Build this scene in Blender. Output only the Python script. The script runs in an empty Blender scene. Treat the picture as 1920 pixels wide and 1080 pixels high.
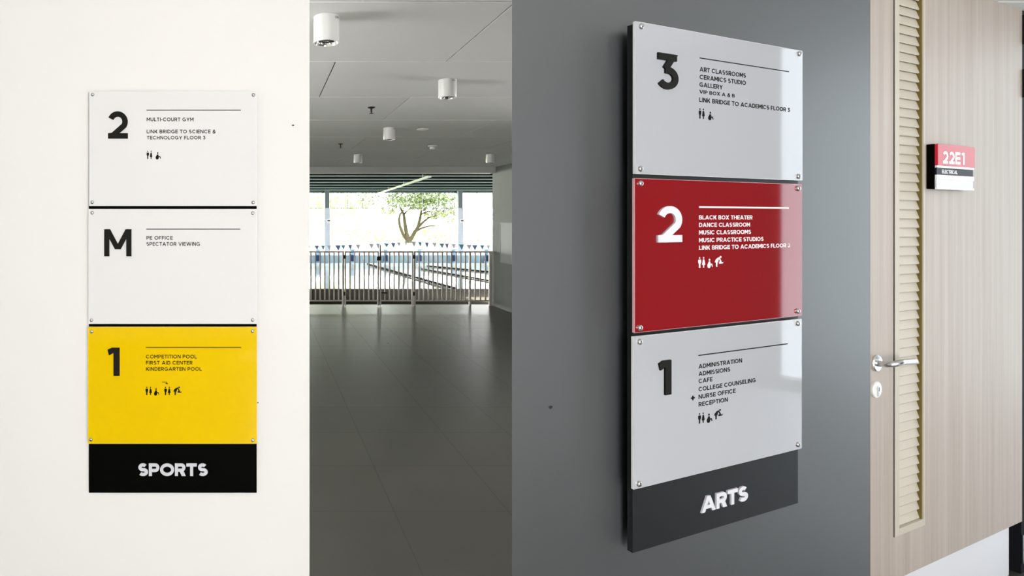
import bpy, math, random
from mathutils import Vector, Matrix
random.seed(7)
R = math.radians
scene = bpy.context.scene
COL = scene.collection

# ------------------------------------------------------------------ camera, world, light, exposure
EYE, FPX, CX, CY = 1.6, 1100.0, 492.0, 410.0          # eye height, focal length and principal point in px of a 1920x1080 frame
cam = bpy.data.cameras.new('camera'); cam_o = bpy.data.objects.new('camera', cam); COL.objects.link(cam_o)
cam_o.location = (0, 0, EYE); cam_o.rotation_euler = (R(90), 0, 0)
cam.sensor_width = 36.0; cam.lens = 36.0 * FPX / 1920.0
cam.shift_x = (960 - CX) / 1920.0; cam.shift_y = -(540 - CY) / 1920.0
cam.clip_start = 0.02; cam.clip_end = 400
scene.camera = cam_o

vs = scene.view_settings
vs.view_transform = 'Standard'; vs.look = 'None'; vs.gamma = 1.0; vs.use_curve_mapping = False
vs.exposure = 0.0

world = bpy.data.worlds.new('overcast_sky'); scene.world = world; world.use_nodes = True
wb = world.node_tree.nodes['Background']
wb.inputs['Color'].default_value = (1.0, .97, .96, 1); wb.inputs['Strength'].default_value = 24.0

def lamp(name, kind, loc, rot, energy, color=(1, 1, 1), size=None, size_y=None, angle=None):
    l = bpy.data.lights.new(name, kind); o = bpy.data.objects.new(name, l); COL.objects.link(o)
    o.location = loc; o.rotation_euler = rot; l.energy = energy; l.color = color
    if kind == 'AREA':
        l.shape = 'RECTANGLE'; l.size = size; l.size_y = size_y
    if angle is not None: l.angle = angle
    return o
lamp('sun', 'SUN', (0, 30, 30), (R(24), R(8), 0), 36.0, (1, .96, .88), angle=R(3))
# portals: daylight reaches the rooms through the lobby windows, the hall's unseen side windows and the open pool side
def portal(name, loc, rot, sx, sy):
    lamp(name, 'AREA', loc, rot, 1, (1, 1, 1), sx, sy).data.cycles.is_portal = True
portal('lobby_back_portal', (1.6, -3.46, 1.5), (R(90), 0, 0), 3.2, 2.8)
portal('lobby_side_portal', (6.45, 2.45, 1.65), (R(90), 0, R(90)), 2.29, 3.2)
portal('hall_fill_portal', (-3.15, 3.05, 1.25), (R(90), 0, R(-90)), 1.1, 2.4)  # for the unseen left window, added to brighten the hall
portal('hall_side_portal', (4.2, 4.4, 1.25), (R(90), 0, R(90)), 1.8, 2.4)
portal('pool_side_portal', (.5, 11.2, 1.25), (R(-90), 0, 0), 7.6, 2.4)

# ------------------------------------------------------------------ materials
def mat(name, color, rough=.5, metal=0.0, spec=.5, coat=0.0, noise=None, bump=None, trans=None, emit=None):
    m = bpy.data.materials.new(name); m.use_nodes = True
    nt = m.node_tree; b = nt.nodes['Principled BSDF']
    c = (*color, 1)
    b.inputs['Base Color'].default_value = c; b.inputs['Roughness'].default_value = rough
    b.inputs['Metallic'].default_value = metal; b.inputs['Specular IOR Level'].default_value = spec
    b.inputs['Coat Weight'].default_value = coat
    b.inputs['Coat Roughness'].default_value = .02
    tc = nt.nodes.new('ShaderNodeTexCoord')
    if noise:
        sc, amt, vec = noise
        mp = nt.nodes.new('ShaderNodeMapping'); mp.inputs['Scale'].default_value = vec
        nz = nt.nodes.new('ShaderNodeTexNoise'); nz.inputs['Scale'].default_value = sc; nz.inputs['Detail'].default_value = 4
        cr = nt.nodes.new('ShaderNodeMix'); cr.data_type = 'RGBA'
        lo = tuple(max(0, x * (1 - amt)) for x in color); hi = tuple(min(1, x * (1 + amt)) for x in color)
        cr.inputs[6].default_value = (*lo, 1); cr.inputs[7].default_value = (*hi, 1)
        nt.links.new(tc.outputs['Object'], mp.inputs['Vector']); nt.links.new(mp.outputs['Vector'], nz.inputs['Vector'])
        nt.links.new(nz.outputs['Fac'], cr.inputs[0]); nt.links.new(cr.outputs[2], b.inputs['Base Color'])
    if bump:
        sc, st = bump
        n2 = nt.nodes.new('ShaderNodeTexNoise'); n2.inputs['Scale'].default_value = sc
        bp = nt.nodes.new('ShaderNodeBump'); bp.inputs['Strength'].default_value = st; bp.inputs['Distance'].default_value = .002
        nt.links.new(tc.outputs['Object'], n2.inputs['Vector'])
        nt.links.new(n2.outputs['Fac'], bp.inputs['Height']); nt.links.new(bp.outputs['Normal'], b.inputs['Normal'])
    return m

def srgb(r, g, b):
    f = lambda v: (v / 255) / 12.92 if v / 255 <= .04045 else ((v / 255 + .055) / 1.055) ** 2.4
    return (f(r), f(g), f(b))

M = {}
M['white_wall'] = mat('white_paint', (.84, .83, .81), .75, bump=(60, .08), noise=(1.2, .012, (1, 1, 1)))
M['grey_wall'] = mat('grey_paint', (.013, .017, .021), .47, spec=1.0, bump=(80, .05))
M['grey_wall'].node_tree.nodes['Principled BSDF'].inputs['IOR'].default_value = 2.0
M['lobby_white'] = mat('lobby_plaster', (.8, .8, .78), .8)
M['lobby_dark'] = mat('lobby_dark_panelling', (.09, .088, .085), .7)
M['corridor_wall'] = mat('corridor_paint', (.20, .215, .20), .8, spec=.2)
M['board_pale'] = mat('pale_board', (.33, .36, .34), .7, spec=.2)
M['ceiling_panel'] = mat('ceiling_panel', (.69, .70, .69), .7, spec=.1)
M['ceiling_void'] = mat('ceiling_void', (.10, .10, .10), .9)
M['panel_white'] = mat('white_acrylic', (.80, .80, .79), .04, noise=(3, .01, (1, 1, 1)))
M['panel_white_dimmed'] = mat('dimmed_white_acrylic', (.405, .425, .452), .035)  # white acrylic with dimmer light put into its colour
M['panel_yellow'] = mat('yellow_acrylic', (.84, .57, .0), .05)
M['panel_red'] = mat('red_acrylic', (.22, .007, .010), .035)
M['edge_white'] = mat('acrylic_edge', (.86, .87, .88), .2)
M['edge_red'] = mat('acrylic_red_edge', (.80, .45, .47), .2)
M['edge_yellow'] = mat('acrylic_yellow_edge', (.88, .76, .35), .2)
M['black_board'] = mat('black_board', (.0015, .0015, .001), .6, spec=.03)
M['charcoal_board'] = mat('charcoal_board', (.013, .015, .0165), .45, spec=.25)
M['print_black'] = mat('black_print', (.005, .005, .004), .7, spec=.1)
M['print_white'] = mat('white_print', (.80, .80, .82), .4)
M['letter_black'] = mat('black_acrylic_letter', (.010, .010, .008), .65, spec=.12)
M['letter_white'] = mat('white_acrylic_letter', (.66, .67, .71), .4, spec=.3)
M['steel'] = mat('stainless_steel', (.62, .61, .60), .22, 1.0)
M['satin_steel'] = mat('satin_steel', (.70, .70, .71), .26, 1.0)
M['painted_steel'] = mat('painted_rail_steel', (.64, .60, .55), .45)
M['kick_plate'] = mat('kick_plate_steel', (.30, .30, .26), .45, .3)
M['black_plastic'] = mat('black_plastic', (.008, .008, .008), .4)
M['white_metal'] = mat('white_enamel', (.80, .81, .80), .35)
M['reflector'] = mat('lamp_reflector', (.75, .75, .74), .12, 1.0)
M['lamp_cavity'] = mat('lamp_cavity', (.60, .60, .58), .5)
M['slot_dark'] = mat('dark_slot', (.03, .03, .03), .6)
M['bounce_floor'] = mat('bounce_lobby_floor', (.72, .73, .74), .35, noise=(5, .06, (1, 1, 1)))
M['grout'] = mat('tile_grout', (.17, .17, .16), .7)
M['dark_frame'] = mat('charcoal_door_frame', (.010, .010, .013), .7, spec=.08)
M['plinth'] = mat('white_plinth', (.74, .76, .80), .5)
M['olive'] = mat('olive_edge', (.16, .125, .035), .6, spec=.2)
M['sand'] = mat('sand_louvre', (.54, .495, .405), .55)
M['sign_red'] = mat('red_plate', (.52, .022, .04), .3, spec=.2)
M['sign_navy'] = mat('dark_strip', (.012, .011, .018), .5, spec=.15)
M['sign_silver'] = mat('silver_insert', (.60, .63, .64), .35)
M['sign_white'] = mat('white_strip', (.9, .9, .9), .4)
M['concrete'] = mat('pool_concrete', (.82, .82, .80), .8)
M['gallery'] = mat('gallery_floor', (.062, .058, .048), .8, spec=0, noise=(4, .15, (1, 1, 1)))
M['dark_band'] = mat('dark_floor_band', (.034, .032, .026), .9, spec=0)
M['lamp_grey'] = mat('linear_lamp_enamel', (.30, .33, .31), .6)
M['joint_lit'] = mat('ceiling_joint_lit', (.88, .88, .87), .5)
M['pool_water'] = mat('pool_water', (.66, .74, .68), .05, noise=(.6, .2, (1, 1, 1)), bump=(3, .35))
M['pool_blue'] = mat('pool_blue_tile', (.21, .32, .40), .4)
M['block_blue'] = mat('starting_block_light_blue', (.17, .30, .45), .4)
M['block_navy'] = mat('starting_block_navy', (.004, .022, .075), .6, spec=.2)
M['rope_dark'] = mat('lane_rope_dark', (.003, .003, .004), .7, spec=.1)
M['slat_ceiling'] = mat('pool_ceiling_dark', (.008, .014, .014), .9, spec=0)
M['slat_white'] = mat('pool_ceiling_baffle', (.24, .27, .26), .7, spec=.1)
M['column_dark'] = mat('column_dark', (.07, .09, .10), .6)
M['column_glare'] = mat('column_glare', (.36, .40, .45), .6)  # column tone with white glare put into the colour
M['mullion'] = mat('window_mullion', (.05, .07, .07), .5)
M['flag_teal'] = mat('flag_teal', (.02, .10, .12), .7)
M['flag_grey'] = mat('flag_grey', (.22, .22, .23), .7)
M['flag_navy'] = mat('flag_navy', (.03, .05, .12), .7)
M['bark'] = mat('bark', (.013, .011, .007), .9, spec=.1, noise=(6, .3, (1, 1, .3)))
M['bark_pale'] = mat('bark_pale', (.11, .11, .085), .9, spec=.1)
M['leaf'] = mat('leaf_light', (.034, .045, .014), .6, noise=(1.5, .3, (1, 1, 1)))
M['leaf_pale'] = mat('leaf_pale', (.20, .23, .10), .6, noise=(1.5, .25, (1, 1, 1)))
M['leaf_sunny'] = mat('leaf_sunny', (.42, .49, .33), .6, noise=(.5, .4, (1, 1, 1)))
M['lawn'] = mat('lawn', (.45, .5, .22), .9)
M['chip'] = mat('plaster_chip', (.02, .02, .02), .8)

def wood():
    m = bpy.data.materials.new('pale_wood_laminate'); m.use_nodes = True
    nt = m.node_tree; b = nt.nodes['Principled BSDF']; b.inputs['Roughness'].default_value = .5
    tc = nt.nodes.new('ShaderNodeTexCoord')
    def nz(scale, vec, det):
        mp = nt.nodes.new('ShaderNodeMapping'); mp.inputs['Scale'].default_value = vec
        n = nt.nodes.new('ShaderNodeTexNoise'); n.inputs['Scale'].default_value = scale; n.inputs['Detail'].default_value = det
        nt.links.new(tc.outputs['Object'], mp.inputs['Vector']); nt.links.new(mp.outputs['Vector'], n.inputs['Vector']); return n
    a = nz(1, (26, 26, .55), 3); c = nz(1, (150, 150, 2.2), 2)
    mx = nt.nodes.new('ShaderNodeMath'); mx.operation = 'MULTIPLY_ADD'; mx.inputs[1].default_value = .45
    nt.links.new(c.outputs['Fac'], mx.inputs[0]); nt.links.new(a.outputs['Fac'], mx.inputs[2])
    cr = nt.nodes.new('ShaderNodeValToRGB'); e = cr.color_ramp.elements
    e[0].position = .45; e[0].color = (.37, .305, .255, 1); e[1].position = 1.0; e[1].color = (.49, .44, .388, 1)
    nt.links.new(mx.outputs[0], cr.inputs['Fac']); nt.links.new(cr.outputs['Color'], b.inputs['Base Color'])
    return m
M['wood'] = wood()

def tiles():
    m = bpy.data.materials.new('dark_floor_tile'); m.use_nodes = True
    nt = m.node_tree; b = nt.nodes['Principled BSDF']
    tc = nt.nodes.new('ShaderNodeTexCoord'); g = nt.nodes.new('ShaderNodeNewGeometry')
    n = nt.nodes.new('ShaderNodeTexNoise'); n.inputs['Scale'].default_value = 3.5; n.inputs['Detail'].default_value = 6
    nt.links.new(tc.outputs['Object'], n.inputs['Vector'])
    ad = nt.nodes.new('ShaderNodeMath'); ad.operation = 'MULTIPLY_ADD'; ad.inputs[1].default_value = .35
    nt.links.new(g.outputs['Random Per Island'], ad.inputs[0]); nt.links.new(n.outputs['Fac'], ad.inputs[2])
    cr = nt.nodes.new('ShaderNodeValToRGB'); e = cr.color_ramp.elements
    e[0].position = .2; e[0].color = (.044, .041, .035, 1); e[1].position = 1.1; e[1].color = (.072, .067, .058, 1)
    nt.links.new(ad.outputs[0], cr.inputs['Fac']); nt.links.new(cr.outputs['Color'], b.inputs['Base Color'])
    mr = nt.nodes.new('ShaderNodeMapRange'); mr.inputs[3].default_value = .25; mr.inputs[4].default_value = .34; b.inputs['Specular IOR Level'].default_value = 1.0; b.inputs['IOR'].default_value = 1.8
    nt.links.new(n.outputs['Fac'], mr.inputs[0]); nt.links.new(mr.outputs[0], b.inputs['Roughness'])
    return m
M['tile'] = tiles()

def glass(name, tint, gloss):
    m = bpy.data.materials.new(name); m.use_nodes = True; nt = m.node_tree
    nt.nodes.remove(nt.nodes['Principled BSDF'])
    t = nt.nodes.new('ShaderNodeBsdfTransparent'); t.inputs['Color'].default_value = (*tint, 1)
    gl = nt.nodes.new('ShaderNodeBsdfGlossy'); gl.inputs['Roughness'].default_value = .03
    mx = nt.nodes.new('ShaderNodeMixShader'); mx.inputs[0].default_value = gloss
    nt.links.new(t.outputs[0], mx.inputs[1]); nt.links.new(gl.outputs[0], mx.inputs[2])
    nt.links.new(mx.outputs[0], nt.nodes['Material Output'].inputs['Surface'])
    return m
M['clerestory_glass'] = glass('clerestory_glass', (.86, .92, .87), .06)
M['tinted_glass'] = glass('tinted_glass', (.355, .38, .395), .03)
M['lobby_glass'] = glass('lobby_glass', (.696, .697, .695), .03)
M['hall_glass'] = glass('hall_glass', (.86, .86, .86), .03)
M['clear_glass'] = glass('clear_glass', (.95, .98, .97), .04)

# ------------------------------------------------------------------ mesh helpers
class MB:
    def __init__(s): s.v = []; s.f = []
    def add(s, vs_, fs):
        k = len(s.v); s.v += [tuple(p) for p in vs_]; s.f += [tuple(i + k for i in f) for f in fs]; return s
    def box(s, x0, x1, y0, y1, z0, z1, mtx=None):
        p = [(x0, y0, z0), (x1, y0, z0), (x1, y1, z0), (x0, y1, z0), (x0, y0, z1), (x1, y0, z1), (x1, y1, z1), (x0, y1, z1)]
        if mtx: p = [tuple(mtx @ Vector(q)) for q in p]
        return s.add(p, [(0, 3, 2, 1), (4, 5, 6, 7), (0, 1, 5, 4), (1, 2, 6, 5), (2, 3, 7, 6), (3, 0, 4, 7)])
    def prism(s, poly, y0, y1):                 # poly in (x,z) counter-clockwise seen from -y; front at y0, back at y1
        n = len(poly); a = sum(poly[i][0] * poly[(i + 1) % n][1] - poly[(i + 1) % n][0] * poly[i][1] for i in range(n))
        if a < 0: poly = poly[::-1]
        vs_ = [(x, y0, z) for x, z in poly] + [(x, y1, z) for x, z in poly]
        fs = [tuple(range(n)), tuple(range(2 * n - 1, n - 1, -1))] + [(i, i + n, (i + 1) % n + n, (i + 1) % n) for i in range(n)]
        return s.add(vs_, fs)
    def foot(s, poly, z0, z1):                  # footprint in (x,y), extruded upwards
        n = len(poly); a = sum(poly[i][0] * poly[(i + 1) % n][1] - poly[(i + 1) % n][0] * poly[i][1] for i in range(n))
        if a < 0: poly = poly[::-1]
        vs_ = [(x, y, z0) for x, y in poly] + [(x, y, z1) for x, y in poly]
        fs = [tuple(range(n - 1, -1, -1)), tuple(range(n, 2 * n))] + [(i, (i + 1) % n, (i + 1) % n + n, i + n) for i in range(n)]
        return s.add(vs_, fs)
    def lathe(s, prof, o=(0, 0, 0), axis='z', n=24, caps=True):   # prof: list of (r, h)
        vs_ = []
        for r, h in prof:
            for k in range(n):
                a = 2 * math.pi * k / n; c, d = r * math.cos(a), r * math.sin(a)
                p = (c, d, h) if axis == 'z' else ((c, -h, d) if axis == '-y' else (h, c, d))
                vs_.append((p[0] + o[0], p[1] + o[1], p[2] + o[2]))
        fs = []
        for i in range(len(prof) - 1):
            for k in range(n):
                a, b = i * n + k, i * n + (k + 1) % n
                fs.append((a, b, b + n, a + n))
        if caps: fs.append(tuple(range(n - 1, -1, -1))); fs.append(tuple(range((len(prof) - 1) * n, len(prof) * n)))
        return s.add(vs_, fs)
    def tube(s, pts, rad, n=10):
        pts = [Vector(p) for p in pts]; rad = rad if isinstance(rad, (list, tuple)) else [rad] * len(pts)
        vs_ = []; up = None
        for i, p in enumerate(pts):
            t = (pts[min(i + 1, len(pts) - 1)] - pts[max(i - 1, 0)]).normalized()
            if up is None: up = Vector((0, 0, 1)) if abs(t.z) < .9 else Vector((1, 0, 0))
            sd = t.cross(up).normalized(); up = sd.cross(t).normalized()
            for k in range(n):
                a = 2 * math.pi * k / n
                vs_.append(p + (sd * math.cos(a) + up * math.sin(a)) * rad[i])
        fs = [(i * n + k, i * n + (k + 1) % n, (i + 1) * n + (k + 1) % n, (i + 1) * n + k) for i in range(len(pts) - 1) for k in range(n)]
        fs += [tuple(range(n - 1, -1, -1)), tuple(range((len(pts) - 1) * n, len(pts) * n))]
        return s.add(vs_, fs)
    def build(s, name, m, parent=None, smooth=False, bevel=0, loc=None, fix=True):
        me = bpy.data.meshes.new(name); me.from_pydata(s.v, [], s.f)
        if fix:
            import bmesh
            bm = bmesh.new(); bm.from_mesh(me); bmesh.ops.recalc_face_normals(bm, faces=bm.faces); bm.to_mesh(me); bm.free()
        me.materials.append(M[m] if isinstance(m, str) else m)
        o = bpy.data.objects.new(name, me); COL.objects.link(o)
        if parent: o.parent = parent
        if loc: o.location = loc
        if smooth:
            me.polygons.foreach_set('use_smooth', [True] * len(me.polygons))
            es = o.modifiers.new('edges', 'EDGE_SPLIT'); es.split_angle = R(40)
        if bevel:
            b = o.modifiers.new('bevel', 'BEVEL'); b.width = bevel; b.segments = 2; b.limit_method = 'ANGLE'
        return o

def tag(o, label, cat, group=None):
    o['label'] = label; o['category'] = cat
    if group: o['group'] = group
    return o
def empty(name, loc, rz=0):
    o = bpy.data.objects.new(name, None); COL.objects.link(o); o.location = loc; o.rotation_euler = (0, 0, rz); o.empty_display_size = .05
    return o
def struct(o): o['kind'] = 'structure'; return o

class Frame:                                    # an upright plane: x along it, y into it, z up
    def __init__(s, x, y, z, phi):
        s.o = Vector((x, y, z)); s.phi = phi
        s.u = Vector((math.cos(phi), math.sin(phi), 0)); s.n = Vector((math.sin(phi), -math.cos(phi), 0))
    def P(s, px, py, t=0.0):                    # where the photograph's pixel meets the plane t in front of it
        d = Vector(((px - CX) / FPX, 1, (CY - py) / FPX)); c = Vector((0, 0, EYE))
        k = ((s.o + s.n * t - c).dot(s.n)) / d.dot(s.n); q = c + d * k - s.o
        return q.dot(s.u), q.z
    def W(s, a, t=0.0, z=0.0):
        q = s.o + s.u * a + s.n * t; return (q.x, q.y, s.o.z + z)

# ------------------------------------------------------------------ lettering: a geometric sans drawn from strokes
def arc(cx, cy, rx, ry, a0, a1, n=14):
    return [(cx + rx * math.cos(R(a0 + (a1 - a0) * i / n)), cy + ry * math.sin(R(a0 + (a1 - a0) * i / n))) for i in range(n + 1)]
def par(xa, ya, xb, yb, wh): return [(xa, ya), (xa + wh, ya), (xb + wh, yb), (xb, yb)]
def rect(x0, x1, y0, y1): return [(x0, y0), (x1, y0), (x1, y1), (x0, y1)]
def dwh(w, dx, dy): return w * math.sqrt(1 + (dx / dy) ** 2)

def glyph(c, w):
    """(advance width, [open strokes], [closed strokes], [polygons]) for cap height 1 and stroke w"""
    h = w / 2; S, C, G = [], [], []; W = .9
    stem = lambda x: rect(x, x + w, 0, 1)
    if c == ' ': return .30, S, C, G
    if c == 'A':
        W = 1.02 + w * .5; a = dwh(w, .42, 1); G = [par(0, 0, W / 2 - a / 2, 1, a), par(W - a, 0, W / 2 - a / 2, 1, a), rect(W * .2, W * .8, .2, .2 + w * .9)]
    elif c == 'V':
        W = .98 + w * .5; a = dwh(w, .42, 1); G = [par(0, 1, W / 2 - a / 2, 0, a), par(W - a, 1, W / 2 - a / 2, 0, a)]
    elif c == 'W':
        W = 1.5 + w * .4; a = dwh(w, .3, 1); q = (W - a) / 4
        G = [par(0, 1, q, 0, a), par(2 * q, 1, q, 0, a), par(2 * q, 1, 3 * q, 0, a), par(4 * q, 1, 3 * q, 0, a)]
    elif c == 'X':
        W = .88 + w * .5; a = dwh(w, .7, 1); G = [par(0, 0, W - a, 1, a), par(W - a, 0, 0, 1, a)]
    elif c == 'Y':
        W = .9 + w * .5; a = dwh(w, .4, .6); G = [rect(W / 2 - h, W / 2 + h, 0, .45), par(0, 1, W / 2 - a / 2, .38, a), par(W - a, 1, W / 2 - a / 2, .38, a)]
    elif c == 'M':
        W = .93 + w * .6; a = dwh(w, .4, .72) * 1.0; G = [stem(0), stem(W - w), par(0, 1, W / 2 - a / 2, .26, a), par(W - a, 1, W / 2 - a / 2, .26, a)]
    elif c == 'N':
        W = .82 + w * .6; a = dwh(w, .6, 1) * 1.02; G = [stem(0), stem(W - w), par(0, 1, W - a, 0, a)]
    elif c == 'K':
        W = .82 + w * .6; a = dwh(w, .7, .62); G = [stem(0), par(w * .6, .33, W - a * 1.05, 1, a), par(W - a, 0, W * .34, .58, a)]
    elif c == 'I': W = w; G = [stem(0)]
    elif c == 'L': W = .62 + w * .4; G = [stem(0), rect(w, W, 0, w)]
    elif c == 'T': W = .7 + w * .6; G = [rect(W / 2 - h, W / 2 + h, 0, 1 - w), rect(0, W, 1 - w, 1)]
    elif c == 'H': W = .82 + w * .5; G = [stem(0), stem(W - w), rect(w, W - w, .5 - h, .5 + h)]
    elif c == 'E': W = .66 + w * .4; G = [stem(0), rect(w, W, 0, w), rect(w, W, 1 - w, 1), rect(w, W * .94, .5 - h, .5 + h)]
    elif c == 'F': W = .65 + w * .4; G = [stem(0), rect(w, W, 1 - w, 1), rect(w, W * .93, .47 - h, .47 + h)]
    elif c == '-': W = .40; G = [rect(.0, .40, .33, .33 + w)]
    elif c in 'OQ': W = 1.08 + w * .3; C = [arc(W / 2, .5, W / 2 - h, .5 - h, 0, 360, 36)[:-1]]
    elif c == 'C': W = 1.0 + w * .25; S = [arc(W * .53, .5, W * .53 - h, .5 - h, 42, 318, 28)]
    elif c == 'G':
        W = 1.03 + w * .25; r = W * .52; x = r + (r - h) * .97
        S = [arc(r, .5, r - h, .5 - h, 45, 322, 28)[:-1] + [(W - h, .19), (W - h, .5)]]; G = [rect(W * .55, W, .53 - w * .9, .53)]
    elif c == 'D': W = .86 + w * .4; r = .5 - h; S = [[(h, 1 - h), (W - h - r, 1 - h)] + arc(W - h - r, .5, r, r, 90, -90, 20)[1:-1] + [(W - h - r, h), (h, h)]]; G = [stem(0)]
    elif c in 'PR':
        W = .76 + w * .4; r = ((.60 + .36 * w) - w) / 2 if c == 'P' else ((.585 + .34 * w) - w) / 2; y0 = 1 - h - 2 * r
        S = [[(h, 1 - h), (W - h - r, 1 - h)] + arc(W - h - r, 1 - h - r, r, r, 90, -90, 14)[1:-1] + [(W - h - r, y0), (h, y0)]]; G = [stem(0)]
        if c == 'R':
            W2 = W + .02; a = dwh(w, .3, .38); G.append(par(W2 - a, 0, W * .40, y0 + h * .2, a)); W = W2
    elif c == 'B':
        W = .76 + w * .4; r1 = (.52 - w) / 2; r2 = (.53 - w + .0) / 2; ym = .5 + .01; Wt = W * .93
        r1 = (1 - h - ym) / 2; r2 = (ym - h) / 2
        S = [[(h, 1 - h), (Wt - h - r1, 1 - h)] + arc(Wt - h - r1, 1 - h - r1, r1, r1, 90, -90, 12)[1:-1] + [(Wt - h - r1, ym), (h, ym)],
             [(h, ym), (W - h - r2, ym)] + arc(W - h - r2, h + r2, r2, r2, 90, -90, 12)[1:-1] + [(W - h - r2, h), (h, h)]]; G = [stem(0)]
    elif c == 'U':
        W = .82 + w * .5; r = W / 2 - h; S = [[(h, 1), (h, h + r * .95)] + arc(W / 2, h + r * .95, r, r * .95, 180, 360, 18)[1:-1] + [(W - h, h + r * .95), (W - h, 1)]]
    elif c == 'S':
        W = .74 + w * .4; b = (1 - w) / 4
        S = [arc(W * .49, 1 - h - b, W * .44 - h, b, 32, 270, 18) + arc(W * .51, h + b, W * .49 - h, b, 90, -142, 18)[1:]]
    elif c == '1':
        W = .30 + w * .72; G = [rect(W - w, W, 0, 1), [(0, .90), (.05, .74), (W - w, .82), (W - w, 1), (W - w * .75, 1)]]
        G = [rect(W - w, W, 0, 1), [(0, .93), (.055, .93 - w * .85), (W - w, .965 - w * .62), (W - w, 1), (W - w - .07, 1)]]
    elif c == '2':
        W = .62 + w * .55; r = min(.30 - h * .2, W / 2 - h); rx = W / 2 - h * .95; ry = .315 - h * .35; cy = 1 - h - ry
        S = [arc(W * .49, cy, rx, ry, 158, -32, 18) + [(w * .85, w * .55)]]; G = [rect(0, W, 0, w), [(0, w * .55), (0, w * 1.0), (w * .9, w * 1.1), (w * .9, 0), (0, 0)]]
    elif c == '3':
        W = .62 + w * .55; ry = (.635 - w) / 2; cy = h + ry; rx = W / 2 - h
        G = [rect(W * .05, W * .93, 1 - w, 1)]
        S = [[(W * .3, 1 - h), (W * .73, 1 - h), (W * .40, .565)], [(W * .39, cy + ry)] + arc(W * .5, cy, rx, ry, 84, -150, 22)]
    elif c == '&':
        W = .82 + w * .4; C = [arc(.42, .76, .17, .17, 0, 360, 18)[:-1]]
        S = [arc(.36, .28, .30, .27 - h * .2, 85, 350, 18) + [(W * .93, .52)], [(.30, .64), (W - h * 1.2, .02)]]
    return W, S, C, G

def offset(pts, d, closed):
    n = len(pts); out = []
    for i in range(n):
        p = Vector(pts[i]); a = Vector(pts[(i - 1) % n]) if (closed or i > 0) else None; b = Vector(pts[(i + 1) % n]) if (closed or i < n - 1) else None
        t1 = (p - a).normalized() if a is not None and (p - a).length > 1e-7 else None
        t2 = (b - p).normalized() if b is not None and (b - p).length > 1e-7 else None
        t1 = t1 or t2; t2 = t2 or t1
        n1 = Vector((-t1.y, t1.x)); n2 = Vector((-t2.y, t2.x)); m = n1 + n2
        if m.length < 1e-4: m = n1.copy()
        m.normalize(); k = d / max(.45, m.dot(n1)); out.append((p.x + m.x * k, p.y + m.y * k))
    return out

def write(mb, text, x0, z0, width, cap, w, y_front, depth, track=None):
    """lettering from x0 to x0+width standing on z0; faces at y_front, going back by depth"""
    tr = track if track is not None else .16
    pieces = []; x = 0.0
    for c in text:
        W, S, C, G = glyph(c, w)
        for g in G: pieces.append([(px + x, py) for px, py in g])
        for st, cl in [(q, False) for q in S] + [(q, True) for q in C]:
            L, Rr = offset(st, w / 2, cl), offset(st, -w / 2, cl); n = len(st)
            pieces.append(('strip', [(a + x, b) for a, b in L], [(a + x, b) for a, b in Rr], cl))
        x += W + tr
    x -= tr; sx = width / x; f = lambda p: (x0 + p[0] * sx, z0 + p[1] * cap)
    yb = y_front + depth; top = y_front
    for ip, pc in enumerate(pieces):
        y_front = top - (ip % 6) * 4e-5
        al = pc[1] + pc[2] if pc[0] == 'strip' else pc
        mx_, my_ = sum(p[0] for p in al) / len(al), sum(p[1] for p in al) / len(al); kk = 1 - (ip % 6) * 7e-4
        f = lambda p: (x0 + (mx_ + (p[0] - mx_) * kk) * sx, z0 + (my_ + (p[1] - my_) * kk) * cap)
        if pc[0] == 'strip':
            L = [f(p) for p in pc[1]]; Q = [f(p) for p in pc[2]]; n = len(L); m = n if pc[3] else n - 1
            v = [(a, y_front, b) for a, b in L] + [(a, y_front, b) for a, b in Q] + [(a, yb, b) for a, b in L] + [(a, yb, b) for a, b in Q]
            fs = []
            for i in range(m):
                j = (i + 1) % n
                fs += [(i, j, n + j, n + i), (2 * n + i, 3 * n + i, 3 * n + j, 2 * n + j), (i, 2 * n + i, 2 * n + j, j), (n + i, n + j, 3 * n + j, 3 * n + i)]
            if not pc[3]: fs += [(0, n, 3 * n, 2 * n), (n - 1, 3 * n - 1, 4 * n - 1, 2 * n - 1)]
            mb.add(v, fs)
        else: mb.prism([f(p) for p in pc], y_front, yb)
    return mb

def circ(cx, cz, r, n=14): return [(cx + r * math.cos(2 * math.pi * k / n), cz + r * math.sin(2 * math.pi * k / n)) for k in range(n)]
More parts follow.
